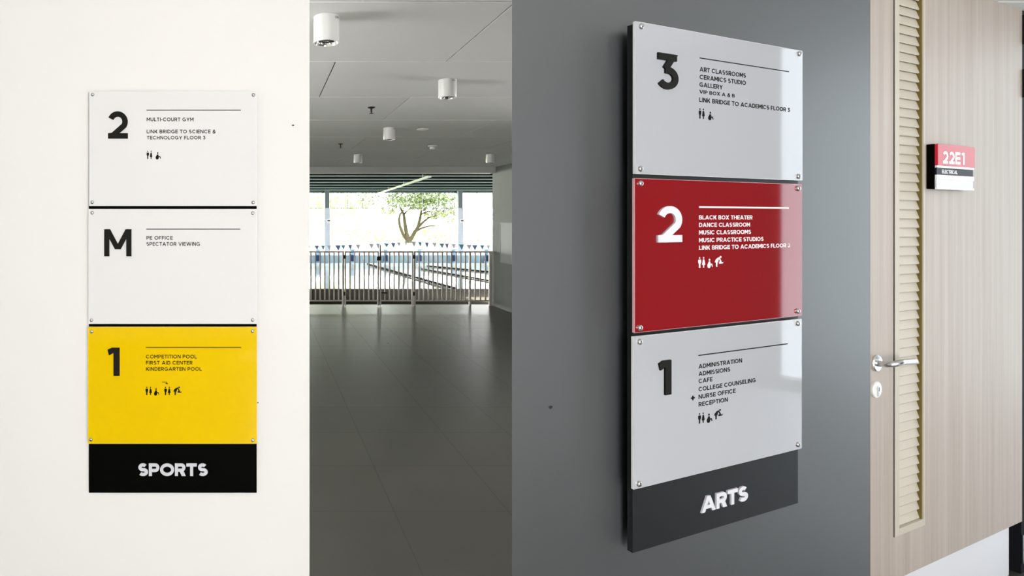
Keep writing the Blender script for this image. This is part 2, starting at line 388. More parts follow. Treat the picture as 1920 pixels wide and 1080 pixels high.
# pictograms in a unit box (0..1 wide, 0..1 high)
PICTO = {
 'restroom': [circ(.20, .91, .085), [(.0, .70), (.05, .76), (.36, .76), (.41, .70), (.41, .48), (.30, .34), (.30, .02), (.26, 0), (.14, 0), (.10, .02), (.10, .34), (.0, .48)],
              circ(.78, .91, .085), [(.70, .77), (.86, .77), (.92, .62), (1.0, .27), (.86, .24), (.85, .02), (.82, 0), (.74, 0), (.71, .02), (.70, .24), (.56, .27), (.64, .62)]],
 'wheelchair': [circ(.40, .87, .13), [(.20, .60), (.27, .68), (.50, .68), (.56, .60), (.54, .42), (.20, .42)], circ(.31, .22, .30, 18),
                [(.45, .42), (.84, .42), (.90, .36), (1.0, .08), (.90, .04), (.76, .28), (.45, .28)]],
 'baby': [circ(.70, .91, .10), [(.0, .42), (.10, .66), (.30, .82), (.54, .90), (.62, .80), (.45, .66), (.40, .42)], [(.16, .0), (.30, .0), (.32, .44), (.14, .44)],
          [(.46, .86), (.60, .82), (.74, .58), (.82, .54), (.76, .47), (.62, .52)], [(.52, .28), (.94, .28), (1.0, .34), (1.0, .44), (.86, .38), (.78, .47), (.60, .50), (.52, .42)]],
 'shower': [[(0, .80), (0, 1.0), (.76, 1.0), (.92, .72), (.80, .64), (.70, .80)], [(.58, .0), (1.0, .0), (.96, .34), (.84, .52), (.70, .50), (.60, .28)]],
 'cross': [[(.34, 0), (.66, 0), (.66, 1), (.34, 1)], [(0, .34), (1, .34), (1, .66), (0, .66)]],
}

# ------------------------------------------------------------------ large structure: lobby and hall
A = Vector((.613, 1.441)); PHI = math.atan2(FPX, 3258 - CX)
GW = Frame(A.x, A.y, 0, PHI)                                   # the grey sign wall
SB = GW.P(1632, 540)[0]                                        # its far end
CZ = 3.72                                                      # pool roof
WY = 2.118                                                     # the white sign wall
CEIL_L, CEIL_H, RX, BY, LX = 3.35, EYE + .94, 6.5, -3.5, -3.2   # lobby ceiling, hall ceiling, lobby right, back and left
FARY = 10.66                                                   # end of the hall
HX = 4.24                                                      # hall right wall

xs = [.72 - .605 * k for k in range(1, 8)][::-1] + [.72, 1.345, 1.83, 2.36] + [2.36 + .6 * k for k in range(1, 9)]
ys = [3.21 + .59 * k for k in range(-12, 13)] + [FARY + .28]
fl = MB(); g = .0022
for i in range(len(xs) - 1):
    for j in range(len(ys) - 1):
        x0, x1, y0, y1 = xs[i] + g, xs[i + 1] - g, ys[j] + g, ys[j + 1] - g
        if xs[i] > 7 or y1 < y0: continue
        fl.add([(x0, y0, 0), (x1, y0, 0), (x1, y1, 0), (x0, y1, 0)], [(0, 1, 2, 3)])
floor = struct(MB().box(LX - .3, 7.2, BY - .3, FARY + .28, -.25, -.0012).build('floor', 'grout'))
struct(MB().foot([(3.3, BY), (RX, BY), (RX, 3.7), (3.3, 2.45)], -.001, .003).build('floor_bounce', 'bounce_floor'))  # unseen pale zone added to bounce window light onto the grey wall
ft = fl.build('floor_tiles', 'tile', floor, fix=False)

struct(MB().box(LX, .17, WY, WY + .22, 0, CEIL_L).build('wall_front', 'white_wall'))
struct(MB().box(.17, 2.55, WY + .02, WY + .2, CEIL_H, CEIL_L).build('wall_lintel', 'white_wall'))
th = .10
back_l = (A.x + .068, A.y + .135)
e1, e2 = GW.W(SB), GW.W(SB, -th)
struct(MB().foot([(A.x, A.y), e1[:2], e2[:2], back_l], 0, CEIL_L).build('wall_grey', 'grey_wall'))
struct(MB().box(LX - .2, LX, BY, 2.5, 0, CEIL_L).box(LX - .2, LX, 3.6, FARY, 0, CEIL_L).box(LX - .2, LX, 2.5, 3.6, 0, .05).box(LX - .2, LX, 2.5, 3.6, 2.45, CEIL_L).build('wall_left', 'lobby_white'))
# lobby back wall with a wide window opening, right wall with a tall one
wb_ = MB()
for x0, x1, z0, z1 in ((LX, .0, 0, CEIL_L), (3.2, RX + .2, 0, CEIL_L), (.0, 3.2, 0, .1), (.0, 3.2, 2.9, CEIL_L)): wb_.box(x0, x1, BY - .2, BY, z0, z1)
struct(wb_.build('wall_back', 'lobby_white'))
RW0 = 1.305
wr = MB()
for y0, y1, z0, z1 in ((BY, RW0, 0, CEIL_L), (RW0, 3.6, 0, .05), (RW0, 3.6, 3.25, CEIL_L), (3.6, 4.4, 0, CEIL_L)): wr.box(RX, RX + .2, y0, y1, z0, z1)
struct(wr.build('wall_right', 'lobby_dark'))
def lobby_window(name, x0, x1, y0, y1, z0, z1, glassm, along_x):
    f = MB(); w = .04
    if along_x:
        for a, b, c, d in ((x0, x0 + w, z0, z1), (x1 - w, x1, z0, z1), (x0 + w, x1 - w, z0, z0 + w), (x0 + w, x1 - w, z1 - w, z1)): f.box(a, b, y0, y1, c, d)
        p = MB().box(x0 + w, x1 - w, (y0 + y1) / 2 - .004, (y0 + y1) / 2 + .004, z0 + w, z1 - w)
    else:
        for a, b, c, d in ((y0, y0 + .004, z0, z1), (y1 - w, y1, z0, z1), (y0 + .004, y1 - w, z0, z0 + w), (y0 + .004, y1 - w, z1 - w, z1)): f.box(x0, x1, a, b, c, d)
        p = MB().box((x0 + x1) / 2 - .004, (x0 + x1) / 2 + .004, y0 + .004, y1 - w, z0 + w, z1 - w)
    o = struct(f.build(name, 'mullion')); p.build('window_pane', glassm, o)
lobby_window('window_4', .0, 3.2, BY - .12, BY - .06, .1, 2.9, 'lobby_glass', True)
lobby_window('window_5', RX + .06, RX + .12, RW0, 3.6, .05, 3.25, 'tinted_glass', False)
lobby_window('window_7', LX - .12, LX - .06, 2.5, 3.6, .05, 2.45, 'hall_glass', False)  # unseen window added to lift the light on the hall ceiling
lobby_window('window_6', HX + .06, HX + .12, 3.5, 5.3, .05, 2.45, 'hall_glass', False)
struct(MB().box(LX, RX + .2, BY, WY + .1, CEIL_L, CEIL_L + .1).foot([(2.0, WY + .1), (RX + .2, WY + .1), (RX + .2, 4.6), (2.0, 4.6)], CEIL_L, CEIL_L + .1).build('ceiling_lobby', 'lobby_white'))

# hall ceiling: long flush panels with fine open joints, laid in a running bond
rows = [WY + .2, 2.545, 3.51, 4.535, 5.59, 6.735, 8.0, 9.25, FARY]
offs = [.43, 1.1, .44, 1.145, .44, 1.21, 2.4, 1.25]
cp = MB(); g = .004
for r in range(len(rows) - 1):
    x = offs[r] - 1.8 * 3
    while x < HX:
        x0, x1 = max(x, LX) + g, min(x + 1.8, HX) - g
        if x1 > x0 + .05: cp.box(x0, x1, rows[r] + g, rows[r + 1] - g, CEIL_H, CEIL_H + .012)
        x += 1.8
hall_c = struct(MB().box(LX, HX + .2, WY + .2, FARY + .3, CEIL_H + .03, CEIL_H + .12).build('ceiling', 'ceiling_void'))
js = MB()
for y in rows[1:-1]: js.box(LX + .01, HX - .01, y - .0045, y + .0045, CEIL_H - .0015, CEIL_H + .014)
js.build('lit_joint_lines', 'joint_lit', hall_c)  # white lines paint in the light caught by the panel lips
cpo = cp.build('ceiling_panels', 'ceiling_panel', hall_c, bevel=.0015)
struct(MB().box(-45, 60, FARY + .15, FARY + .32, CEIL_H + .02, CZ + .3).box(LX, HX, FARY, FARY + .3, EYE + .835, CEIL_H + .02).build('wall_bulkhead', 'ceiling_panel'))
struct(MB().box(HX, HX + .2, 3.4, 3.5, 0, CEIL_H + .03).box(HX, HX + .2, 5.3, FARY + .15, 0, CEIL_H + .03).box(HX, HX + .2, 3.5, 5.3, 0, .05).box(HX, HX + .2, 3.5, 5.3, 2.45, CEIL_H + .03).build('wall_hall_side', 'corridor_wall'))
struct(MB().box(HX - .004, HX, 6.1, FARY + .1, EYE - .075 + .0, EYE - .068).build('trim_1', 'mullion'))

# notice board on the hall's side wall
nb = empty('notice_board', (HX, 10.39, .84)); tag(nb, 'pale blank board fixed to the side wall of the tiled hall beside the railing', 'board')
MB().box(-.022, -.001, -.9, 0, 0, .675).build('board_panel', 'board_pale', nb, bevel=.002)
fr = MB(); fr.box(-.026, 0, -.915, -.9, -.015, .69).box(-.026, 0, 0, .015, -.015, .69).box(-.026, 0, -.9, 0, -.015, 0).box(-.026, 0, -.9, 0, .675, .69)
fr.build('board_frame', 'board_pale', nb)

# ------------------------------------------------------------------ directory signs
def bolt_mb(t0, t1, r):
    return MB().lathe([(r * .96, t0), (r, t0 + .001), (r, t1 - r * .45), (r * .82, t1 - r * .18), (r * .45, t1), (0.0004, t1 + .0002)], axis='-y', n=20)

def directory(name, label, fr, spec):
    sx, sz = spec['base']
    root = empty(name, fr.W(sx, 0, sz), fr.phi); tag(root, label, 'sign')
    tf, tb = spec['t_face'], spec['t_back']
    def L(px, py, t): a, b = fr.P(px, py, t); return a - sx, b - sz
    x0, x1, z0, z1 = spec['board'](L)
    board = MB().box(x0, x1, -tb, -spec['t_stand'], z0, z1).build('backing_board', spec['board_mat'], root, bevel=.0012)
    MB().box(x0 + .06, x1 - .06, -spec['t_stand'], 0, z0 + .08, z1 - .08).build('wall_bracket', 'black_board', root)
    t = spec['title']; a, b = L(*t['bl'], tb); c, _ = L(*t['br'], tb)
    cap = L(*t['tl'], tb)[1] - b
    write(MB(), t['text'], a, b, c - a, cap, .252, -tb - spec['title_t'], spec['title_t'], track=.06).build('title_lettering', 'letter_white', board)
    for p in spec['panels']:
        px0, px1, pz0, pz1 = p['rect'](L)
        pn = MB().box(px0, px1, -tf, -tf + .0075, pz0, pz1).build('floor_panel', p['mat'], root, bevel=.0007)
        pn['label'] = p['label']
        e = .0008
        ed = MB().box(px0 - e, px0, -tf + .0012, -tf + .0075, pz0, pz1).box(px1, px1 + e, -tf + .0012, -tf + .0075, pz0, pz1)
        ed.box(px0, px1, -tf + .0012, -tf + .0075, pz1, pz1 + e).box(px0, px1, -tf + .0012, -tf + .0075, pz0 - e, pz0)
        ed.build('panel_edge', p['edge'], pn)
        for q in p['bolts']:
            bx, bz = L(*q, tf + .004)
            o = bolt_mb(tb, tf + spec['bolt_out'], spec['bolt_r']).build('bolt', 'steel', pn, smooth=True); o.location = (bx, 0, bz)
        ink = p['ink']
        (ax, ay), (bx, by) = p['rule']; a, z = L(ax, ay, tf); b, _ = L(bx, by, tf)
        MB().box(a, b, -tf - .0005, -tf + .0002, z - p['rule_w'] / 2, z + p['rule_w'] / 2).build('rule_line', ink, pn)
        nx0, nx1, ny0, ny1 = p['num_box']; a, z = L(nx0, ny1, tf + .004); b, _ = L(nx1, ny1, tf + .004); _, zt = L(nx0, ny0, tf + .004)
        write(MB(), p['num'], a, z, b - a, zt - z, p['num_w'], -tf - .005, .0052).build('floor_number', 'letter_white' if ink == 'print_white' else 'letter_black', pn)
        for (txt, lx, ly0, ly1, rx) in p['lines']:
            a, z = L(lx, ly1, tf); b, _ = L(rx, ly1, tf); _, zt = L(lx, ly0, tf)
            o = write(MB(), txt, a, z, b - a, zt - z, .19, -tf - .0005, .0007).build('text_line', ink, pn)
        for (kind, qx0, qx1, qy0, qy1) in p['icons']:
            a, z = L(qx0, qy1, tf); b, _ = L(qx1, qy1, tf); _, zt = L(qx0, qy0, tf); mb = MB()
            for poly in PICTO[kind]: mb.prism([(a + u * (b - a), z + v * (zt - z)) for u, v in poly], -tf - .0005, -tf + .0002)
            mb.build(kind.replace('cross', 'cross') + '_pictogram', ink, pn)
    return root

FW = Frame(0, WY, 0, 0)
TF = .026
def lrect(xa, xb, ya, yb):
    def f(L): a, zt = L(xa, ya, TF); b, zb = L(xb, yb, TF); return a, b, zb, zt
    return f
SPORTS = dict(base=(FW.P(324, 924, .012)[0], FW.P(324, 924, .012)[1]), t_face=TF, t_back=.013, t_stand=.003, board_mat='black_board', bolt_r=.0066, bolt_out=.0045,
  board=lambda L: (L(166.3, 540, .013)[0], L(481.3, 540, .013)[0], L(324, 924.3, .013)[1], L(324, 173, .013)[1]),
  title_t=.003,
  title=dict(text='SPORTS', bl=(258.7, 892.0), br=(389.7, 892.0), tl=(258.7, 868.3)),
  panels=[
   dict(rect=lrect(167.2, 481.3, 171.2, 385.8), mat='panel_white', edge='edge_white', label='white panel for floor 2', ink='print_black', num='2', num_box=(202.6, 239.4, 208.6, 259.7), num_w=.195,
        bolts=[(173, 177), (475, 177.6), (172.3, 379), (474.6, 379.6)], rule=((274.7, 206.6), (451.7, 206.6)), rule_w=.0030,
        lines=[('MULTI-COURT GYM', 275.1, 220.5, 227.4, 362.9), ('LINK BRIDGE TO SCIENCE &', 275.1, 243.2, 250.1, 404.3), ('TECHNOLOGY FLOOR 3', 275.4, 254.7, 261.5, 384.9)],
        icons=[('restroom', 275, 285.6, 282.2, 298.2), ('wheelchair', 291.6, 301.8, 285.4, 298.2)]),
   dict(rect=lrect(165.8, 481.3, 392.3, 607.0), mat='panel_white', edge='edge_white', label='white panel for floor M', ink='print_black', num='M', num_box=(195.5, 246.1, 429.8, 480.6), num_w=.19,
        bolts=[(172.2, 399), (473.6, 399.6), (170.8, 600.8), (473.6, 600.4)], rule=((274.3, 429.7), (450.6, 429.7)), rule_w=.0030,
        lines=[('PE OFFICE', 274.5, 442.6, 449.3, 324), ('SPECTATOR VIEWING', 274.5, 454.0, 460.8, 374.8)], icons=[]),
   dict(rect=lrect(165.0, 481.6, 613.3, 832.0), mat='panel_yellow', edge='edge_yellow', label='yellow panel for floor 1', ink='print_black', num='1', num_box=(201.7, 224.0, 652.2, 705.0), num_w=.235,
        bolts=[(171.2, 622.1), (473.4, 621), (169.7, 825), (474, 826.2)], rule=((273.6, 651.6), (452.3, 651.6)), rule_w=.0028,
        lines=[('COMPETITION POOL', 273.8, 665.1, 672, 369.1), ('FIRST AID CENTER', 273.8, 676.7, 683.5, 361), ('KINDERGARTEN POOL', 273.8, 688.3, 695.1, 378.4)],
        icons=[('restroom', 272.8, 285, 724.8, 740.8), ('wheelchair', 288.7, 298.7, 727.8, 740.8), ('shower', 303.9, 315.1, 716.0, 720.2), ('restroom', 308, 320, 724.8, 740.8), ('baby', 325, 340.5, 724.8, 740.8)]),
  ])
directory('directory_sign', 'three panel directory of white, white and yellow with SPORTS on its black foot', FW, SPORTS)

TG = .050
def grect(xa, xb, ya, yb):
    def f(L): a, zt = L(xa, ya, TG); b, _ = L(xb, 500, TG); _, zb = L(xa, yb, TG); return a, b, zb, zt
    return f
ARTS = dict(base=GW.P(1342, 990, .03), t_face=TG, t_back=.036, t_stand=.020, board_mat='charcoal_board', bolt_r=.0078, bolt_out=.0065,
  board=lambda L: (L(1186.5, 540, .036)[0], L(1496.5, 540, .036)[0], L(1186.5, 1037.5, .036)[1], L(1190, 46, .036)[1]),
  title_t=.0045,
  title=dict(text='ARTS', bl=(1312.6, 961.2), br=(1399.5, 938.5), tl=(1312.6, 931.8)),
  panels=[
   dict(rect=grect(1192.0, 1505.0, 39.8, 325.3), mat='panel_white_dimmed', edge='edge_white', label='dimmed white panel for floor 3', ink='print_black', num='3', num_box=(1232.2, 1271.8, 97.6, 165), num_w=.185,
        bolts=[(1204.3, 49), (1500.6, 100.5), (1202.5, 316.3), (1499, 330.6)], rule=((1311.8, 108.6), (1479.2, 136)), rule_w=.0026,
        lines=[('ART CLASSROOMS', 1311.8, 125.2, 133.7, 1398.2), ('CERAMICS STUDIO', 1311.8, 139.7, 148.2, 1398.2), ('GALLERY', 1311.5, 154.0, 162.4, 1354.8),
               ('VIP BOX A & B', 1311.4, 168.3, 175.1, 1377.4), ('LINK BRIDGE TO ACADEMICS FLOOR 3', 1311, 182.6, 191.0, 1480.7)],
        icons=[('restroom', 1310, 1321.2, 202.5, 222.3), ('wheelchair', 1327.6, 1337.6, 209, 224.2)]),
   dict(rect=grect(1191.0, 1504.3, 334.6, 623.8), mat='panel_red', edge='edge_red', label='red panel for floor 2', ink='print_white', num='2', num_box=(1233.6, 1278.6, 386, 454.8), num_w=.195,
        bolts=[(1203, 343.9), (1498.8, 353.2), (1201.7, 615), (1498, 583.8)], rule=((1310.6, 388.2), (1478.6, 390)), rule_w=.0046,
        lines=[('BLACK BOX THEATER', 1310.6, 403.6, 411.5, 1410.5), ('DANCE CLASSROOM', 1310.6, 417.7, 425.7, 1406), ('MUSIC CLASSROOMS', 1310.6, 431.9, 440, 1407.8),
               ('MUSIC PRACTICE STUDIOS', 1310.6, 446.4, 454.4, 1431.2), ('LINK BRIDGE TO ACADEMICS FLOOR 2', 1310.6, 460.6, 468.7, 1480.7)],
        icons=[('restroom', 1309, 1322, 482, 502.3), ('wheelchair', 1326, 1336.2, 485.2, 501.5), ('baby', 1340, 1355.6, 480.4, 500.3)]),
   dict(rect=grect(1189.0, 1503.6, 632.2, 917.8), mat='panel_white_dimmed', edge='edge_white', label='dimmed white panel for floor 1', ink='print_black', num='1', num_box=(1236.2, 1258.6, 677.6, 743), num_w=.235,
        bolts=[(1201.3, 641.3), (1497.8, 606.7), (1200, 908), (1497.8, 834)], rule=((1309.4, 666.5), (1477, 643.6)), rule_w=.0030,
        lines=[('ADMINISTRATION', 1309.8, 683, 691.2, 1391), ('ADMISSIONS', 1309.8, 697, 705.2, 1368.9), ('CAFE', 1309.8, 710.6, 718.8, 1335.6),
               ('COLLEGE COUNSELING', 1309.8, 725.8, 734, 1416.4), ('NURSE OFFICE', 1309.8, 740.2, 748.4, 1379), ('RECEPTION', 1309.8, 754.4, 762.6, 1364.4)],
        icons=[('cross', 1295.4, 1302.6, 742.4, 751.2), ('restroom', 1309, 1321, 774.8, 794.7), ('wheelchair', 1325, 1335.6, 776.2, 792.4), ('baby', 1338.7, 1354.7, 768.9, 787)]),
  ])
directory('directory_sign', 'three panel directory of dimmed white and red with ARTS on its charcoal foot', GW, ARTS)

# small dark chips in the paint
for fr_, px, py, r, lab in ((FW, 549.5, 235, .0034, 'small dark chip in the white wall above right of the SPORTS directory'),
                            (FW, 483.5, 755, .0022, 'tiny dark chip in the white wall touching the right edge of the yellow panel'),
                            (GW, 1032, 763.5, .0048, 'small dark chip in the grey wall below left of the ARTS directory')):
    a, z = fr_.P(px, py); o = MB().prism([(r * 1.3 * math.cos(t) * (1 + .2 * math.sin(3 * t)), r * .8 * math.sin(t)) for t in [k * math.pi / 6 for k in range(12)]], -.0012, .0004).build('paint_chip', 'chip')
    o.location = fr_.W(a, 0, z); o.rotation_euler = (0, 0, fr_.phi); tag(o, lab, 'mark')

# ------------------------------------------------------------------ louvred door beyond the grey wall
PHD = math.atan2(FPX, 3145 - CX)
d0 = GW.W(SB, -.055)
DW = Frame(d0[0], d0[1], 0, PHD)
DT = .045
zb = DW.P(1794, 1034)[1]; sr = DW.P(1916.5, 500)[0]; DTOP = 2.62
lx0, lx1 = DW.P(1675.5, 500)[0], DW.P(1730.5, 500)[0]; lz0 = DW.P(1672.5, 1008.5)[1]; lz1 = 2.50
door = MB()
for x0, x1, z0, z1 in ((.004, lx0, zb, DTOP), (lx1, sr, zb, DTOP), (lx0, lx1, zb, lz0), (lx0, lx1, lz1, DTOP)): door.box(x0, x1, 0, DT, z0, z1)
do = struct(door.build('door_1', 'wood')); do.location = (d0[0], d0[1], 0); do.rotation_euler = (0, 0, PHD)
do['label'] = 'pale wooden door with a tall narrow louvre beyond the grey wall'
fw = DW.P(1684.5, 500)[0] - lx0; fwr = lx1 - DW.P(1722, 500)[0]
lf = MB().box(lx0 + .003, lx0 + fw, -.003, DT - .002, lz0, lz1)
lf.box(lx0 + fw, lx1, -.003, DT - .002, lz0, lz0 + .026).box(lx0 + fw, lx1, -.003, DT - .002, lz1 - .026, lz1)
lf.box(lx1 - .004, lx1 + .010, -.003, DT, lz0, lz1)
lfo = lf.build('louvre_frame', 'sand', do, bevel=.0008)
MB().box(lx0 - .0005, lx0 + .003, -.0012, DT, lz0, lz1).build('dark_edge', 'dark_frame', lfo)  # thin solid dark strip along the louvre frame
MB().box(lx1 - .012, lx1 - .004, .001, DT - .003, lz0 + .026, lz1 - .026).build('louvre_reveal', 'olive', lfo)
pitch = (DW.P(1684, 35.0)[1] - DW.P(1684, 967)[1]) / 53.0
z = lz0 + .030; slat0 = None; k = 0
while z < lz1 - .035:
    if slat0 is None:
        sm = MB().add([(lx0 + fw, .005, 0), (lx1 - .012, .005, 0), (lx1 - .012, .016, pitch * 1.08), (lx0 + fw, .016, pitch * 1.08),
                       (lx0 + fw, .008, -.004), (lx1 - .012, .008, -.004), (lx1 - .012, .021, pitch * 1.08), (lx0 + fw, .021, pitch * 1.08)],
                      [(0, 1, 2, 3), (4, 7, 6, 5), (0, 4, 5, 1), (3, 2, 6, 7), (0, 3, 7, 4), (1, 5, 6, 2)])
        slat0 = sm.build('slat', 'sand', lfo, bevel=.0012); slat0.location = (0, 0, z)
    else:
        c = slat0.copy(); COL.objects.link(c); c.parent = lfo; c.location = (0, 0, z)
    z += pitch
MB().box(lx0 + fw, lx1 - .012, .024, DT, lz0 + .026, lz1 - .026).build('louvre_backing', 'olive', lfo)

# lever handle and keyhole rose
hx, hz = DW.P(1641, 680.5); dh = empty('door_handle', (hx, 0, hz)); dh.parent = do
MB().lathe([(.030, 0), (.0305, .006), (.028, .009), (.0115, .010), (.0105, .018), (.0004, .018)], axis='-y', n=36).build('handle_rose', 'satin_steel', dh, smooth=True)
ex, ez = DW.P(1714, 677.5, .056); ex -= hx; ez -= hz; qx, qz = DW.P(1664, 684, .056); qx -= hx; qz -= hz
pts = [(0, -.010, 0), (0, -.026, 0)]
for k in range(1, 8):
    a = R(90 * k / 8); pts.append((.030 * (1 - math.cos(a)), -.026 - .030 * math.sin(a), qz * k / 8))
pts += [(.040, -.056, qz), (.040 + (ex - .040) * .5, -.056, qz + (ez - qz) * .5), (ex, -.056, ez)]
MB().tube(pts, [.0105] * len(pts), 20).lathe([(.0105, 0), (.0098, .0025), (.006, .005), (.0003, .0058)], (ex, -.056, ez), 'x', 20).build('lever', 'satin_steel', dh, smooth=True)
kx, kz = DW.P(1640.5, 730); es = MB().lathe([(.030, 0), (.0305, .005), (.028, .008), (.0004, .008)], axis='-y', n=36).build('keyhole_rose', 'white_metal', do, smooth=True); es.location = (kx, 0, kz)
kc = MB().prism(circ(0, .006, .0085, 18), -.0115, -.0075).prism([(-.0045, -.022), (.0045, -.022), (.0045, .004), (-.0045, .004)], -.0115, -.0075).build('lock_cylinder', 'steel', es)
MB().box(-.0012, .0012, -.0122, -.0110, -.004, .010).build('key_slot', 'slot_dark', es)

# room number plate on the door
rx0, rz = DW.P(1757.5, 353.5, .03); rp = empty('room_sign', DW.W(rx0, 0, rz), PHD); tag(rp, 'small red, black and silver room plate reading 22E1 ELECTRICAL on the louvred wooden door', 'sign')
def LR(px, py, t): a, b = DW.P(px, py, t); return a - rx0, b - rz
a0, a1 = LR(1757.8, 300, .03)[0], LR(1827.5, 300, .03)[0]; zt = LR(1760, 269.5, .03)[1]
MB().box(a0 - .002, a1 - .002, -.022, 0, 0, zt).build('sign_case', 'black_board', rp, bevel=.002)
zc = [LR(1760, y, .03)[1] for y in (310, 314, 327.5, 334)]
pr = MB().prism([(a0, zc[0]), (a1, zc[0]), (a1, zt - .008), (a1 - .003, zt - .002), (a1 - .010, zt), (a0 + .006, zt), (a0 + .001, zt - .002), (a0, zt - .006)], -.031, -.0221).build('number_plate', 'sign_red', rp, bevel=.001)
a, z = LR(1767.5, 306.3, .031); b, _ = LR(1808, 306, .031); cap = LR(1767.5, 283, .031)[1] - z
write(MB(), '22E1', a, z, b - a, cap, .215, -.0318, .0009, track=.13).build('room_number', 'sign_white', pr)
MB().box(a0 + .003, a1, -.0285, -.0221, zc[1], zc[0]).box(a0 + .003, a1, -.0285, -.0221, zc[3] - .004, zc[2]).box(a0 + .003, a1, -.0285, -.0221, -.002, .006).build('white_rail', 'sign_white', rp)
st = MB().box(a0 + .003, a1 - .005, -.027, -.0221, zc[2], zc[1]).build('name_strip', 'sign_navy', rp)
a, z = LR(1766, 324.9, .027); b, _ = LR(1795, 325, .027); cap = LR(1766, 317.9, .027)[1] - z
write(MB(), 'ELECTRICAL', a, z, b - a, cap, .19, -.0276, .0008, track=.12).build('name_lettering', 'print_white', st)
MB().box(a0, a1 - .004, -.027, -.0221, .006, zc[3] - .004).build('message_insert', 'sign_silver', rp, bevel=.0008)

# plinth under the door, dark frame and hinges at its far side, wall beyond
ps = DW.P(1891.5, 1020, -.022)[0]
def along(x0, x1, t0, t1, z0, z1, name, m):                     # a block on the door line between depths t0..t1 behind its face
    o = MB().box(x0, x1, t0, t1, z0, z1).build(name, m); o.location = (d0[0], d0[1], 0); o.rotation_euler = (0, 0, PHD); return struct(o)
along(.004, ps, .022, .16, 0, zb - .004, 'baseboard_door', 'plinth')
jm = along(ps, ps + .16, .050, .16, 0, CEIL_L, 'trim_2', 'dark_frame')
along(sr + .004, ps + .16, .004, .050, 0, CEIL_L, 'trim_3', 'dark_frame')
along(.004, ps, .050, .12, DTOP + .004, CEIL_L, 'wall_over_door', 'grey_wall')
along(ps + .16, ps + 4.2, .0, .16, 0, CEIL_L, 'wall_beyond', 'grey_wall')
for (py0, py1) in ((28, 82), (130, 182), (1003, 1058)):
    z1_, z0_ = DW.P(1916, py0)[1], DW.P(1916, py1)[1]
    hg = MB().lathe([(.009, z0_), (.0095, z0_ + .002), (.0095, z1_ - .002), (.009, z1_)], (sr + .010, -.004, 0), 'z', 18).build('hinge', 'satin_steel' if py0 > 900 else 'dark_frame', do, smooth=True)

# ------------------------------------------------------------------ lamps and fittings on the hall ceiling
def downlight():
    r = empty('ceiling_downlight', (0, 0, CEIL_H))
    h, ra = .122, .060
    MB().lathe([(ra * .97, 0), (ra, -.002), (ra, -h + .003), (ra * .97, -h), (ra * .90, -h), (ra * .90, -h + .052), (.0004, -h + .052)], n=40).build('lamp_housing', 'white_metal', r, smooth=True)
    rf = MB(); n = 32
    prof = [(ra * .90, -h + .001), (ra * .84, -h + .014), (ra * .62, -h + .034), (ra * .40, -h + .046)]
    vs_ = [(q * math.cos(2 * math.pi * k / n), q * math.sin(2 * math.pi * k / n), z_) for q, z_ in prof for k in range(n)]
    rf.add(vs_, [(i * n + k, i * n + (k + 1) % n, (i + 1) * n + (k + 1) % n, (i + 1) * n + k) for i in range(3) for k in range(n)])
    rf.build('lamp_reflector', 'reflector', r, smooth=True)
    MB().lathe([(ra * .50, -h + .001), (ra * .62, -h + .004), (ra * .50, -h + .009), (ra * .42, -h + .007), (ra * .50, -h + .001)], n=32, caps=False).build('reflector_ring', 'reflector', r, smooth=True)
    MB().lathe([(.0003, -h + .026), (ra * .50, -h + .026), (ra * .50, -h + .016), (ra * .30, -h + .012), (.0003, -h + .011)], n=24).build('lamp_bulb', 'lamp_cavity', r)
    for base in (-60, 150):
        sl = MB()
        for k in range(3):
            a = R(base + k * 9); c, s_ = math.cos(a), math.sin(a); tx, ty = -s_, c
            p = lambda dx, z_, q: (c * q + tx * dx, s_ * q + ty * dx, z_)
            sl.add([p(-.0017 - .002, -.020, ra + .0006), p(.0017 - .002, -.020, ra + .0006), p(.0017 + .003, -.009, ra + .0006), p(-.0017 + .003, -.009, ra + .0006),
                    p(-.0017 - .002, -.020, ra - .002), p(.0017 - .002, -.020, ra - .002), p(.0017 + .003, -.009, ra - .002), p(-.0017 + .003, -.009, ra - .002)],
                   [(0, 1, 2, 3), (4, 7, 6, 5), (0, 4, 5, 1), (1, 5, 6, 2), (2, 6, 7, 3), (3, 7, 4, 0)])
        sl.build('vent_slot', 'slot_dark', r)
    return r
def copy_thing(o):
    c = o.copy(); COL.objects.link(c)
    for ch in o.children:
        d = ch.copy(); COL.objects.link(d); d.parent = c
    return c
dl = downlight()
spots = [(.298, 2.735, 'white cylinder downlight with a silver reflector, largest on the hall ceiling by the white wall'),
         (1.255, 3.977, 'white cylinder downlight beside the grey wall, second largest on the hall ceiling'),
         (1.315, 6.08, 'white cylinder downlight in the middle of the hall ceiling, third in size'),
         (1.40, 8.6, 'small white cylinder downlight close to the bulkhead, nearer the white wall'),
         (3.34, 8.6, 'small white cylinder downlight close to the bulkhead, in the corner by the side wall')]
for i, (x, y, lab) in enumerate(spots):
    o = dl if i == 0 else copy_thing(dl)
    o.location = (x, y, CEIL_H); o.rotation_euler = (0, 0, R((10, -15, 5, 0, 20)[i])); tag(o, lab, 'lamp', 'cylinder downlights on the hall ceiling')

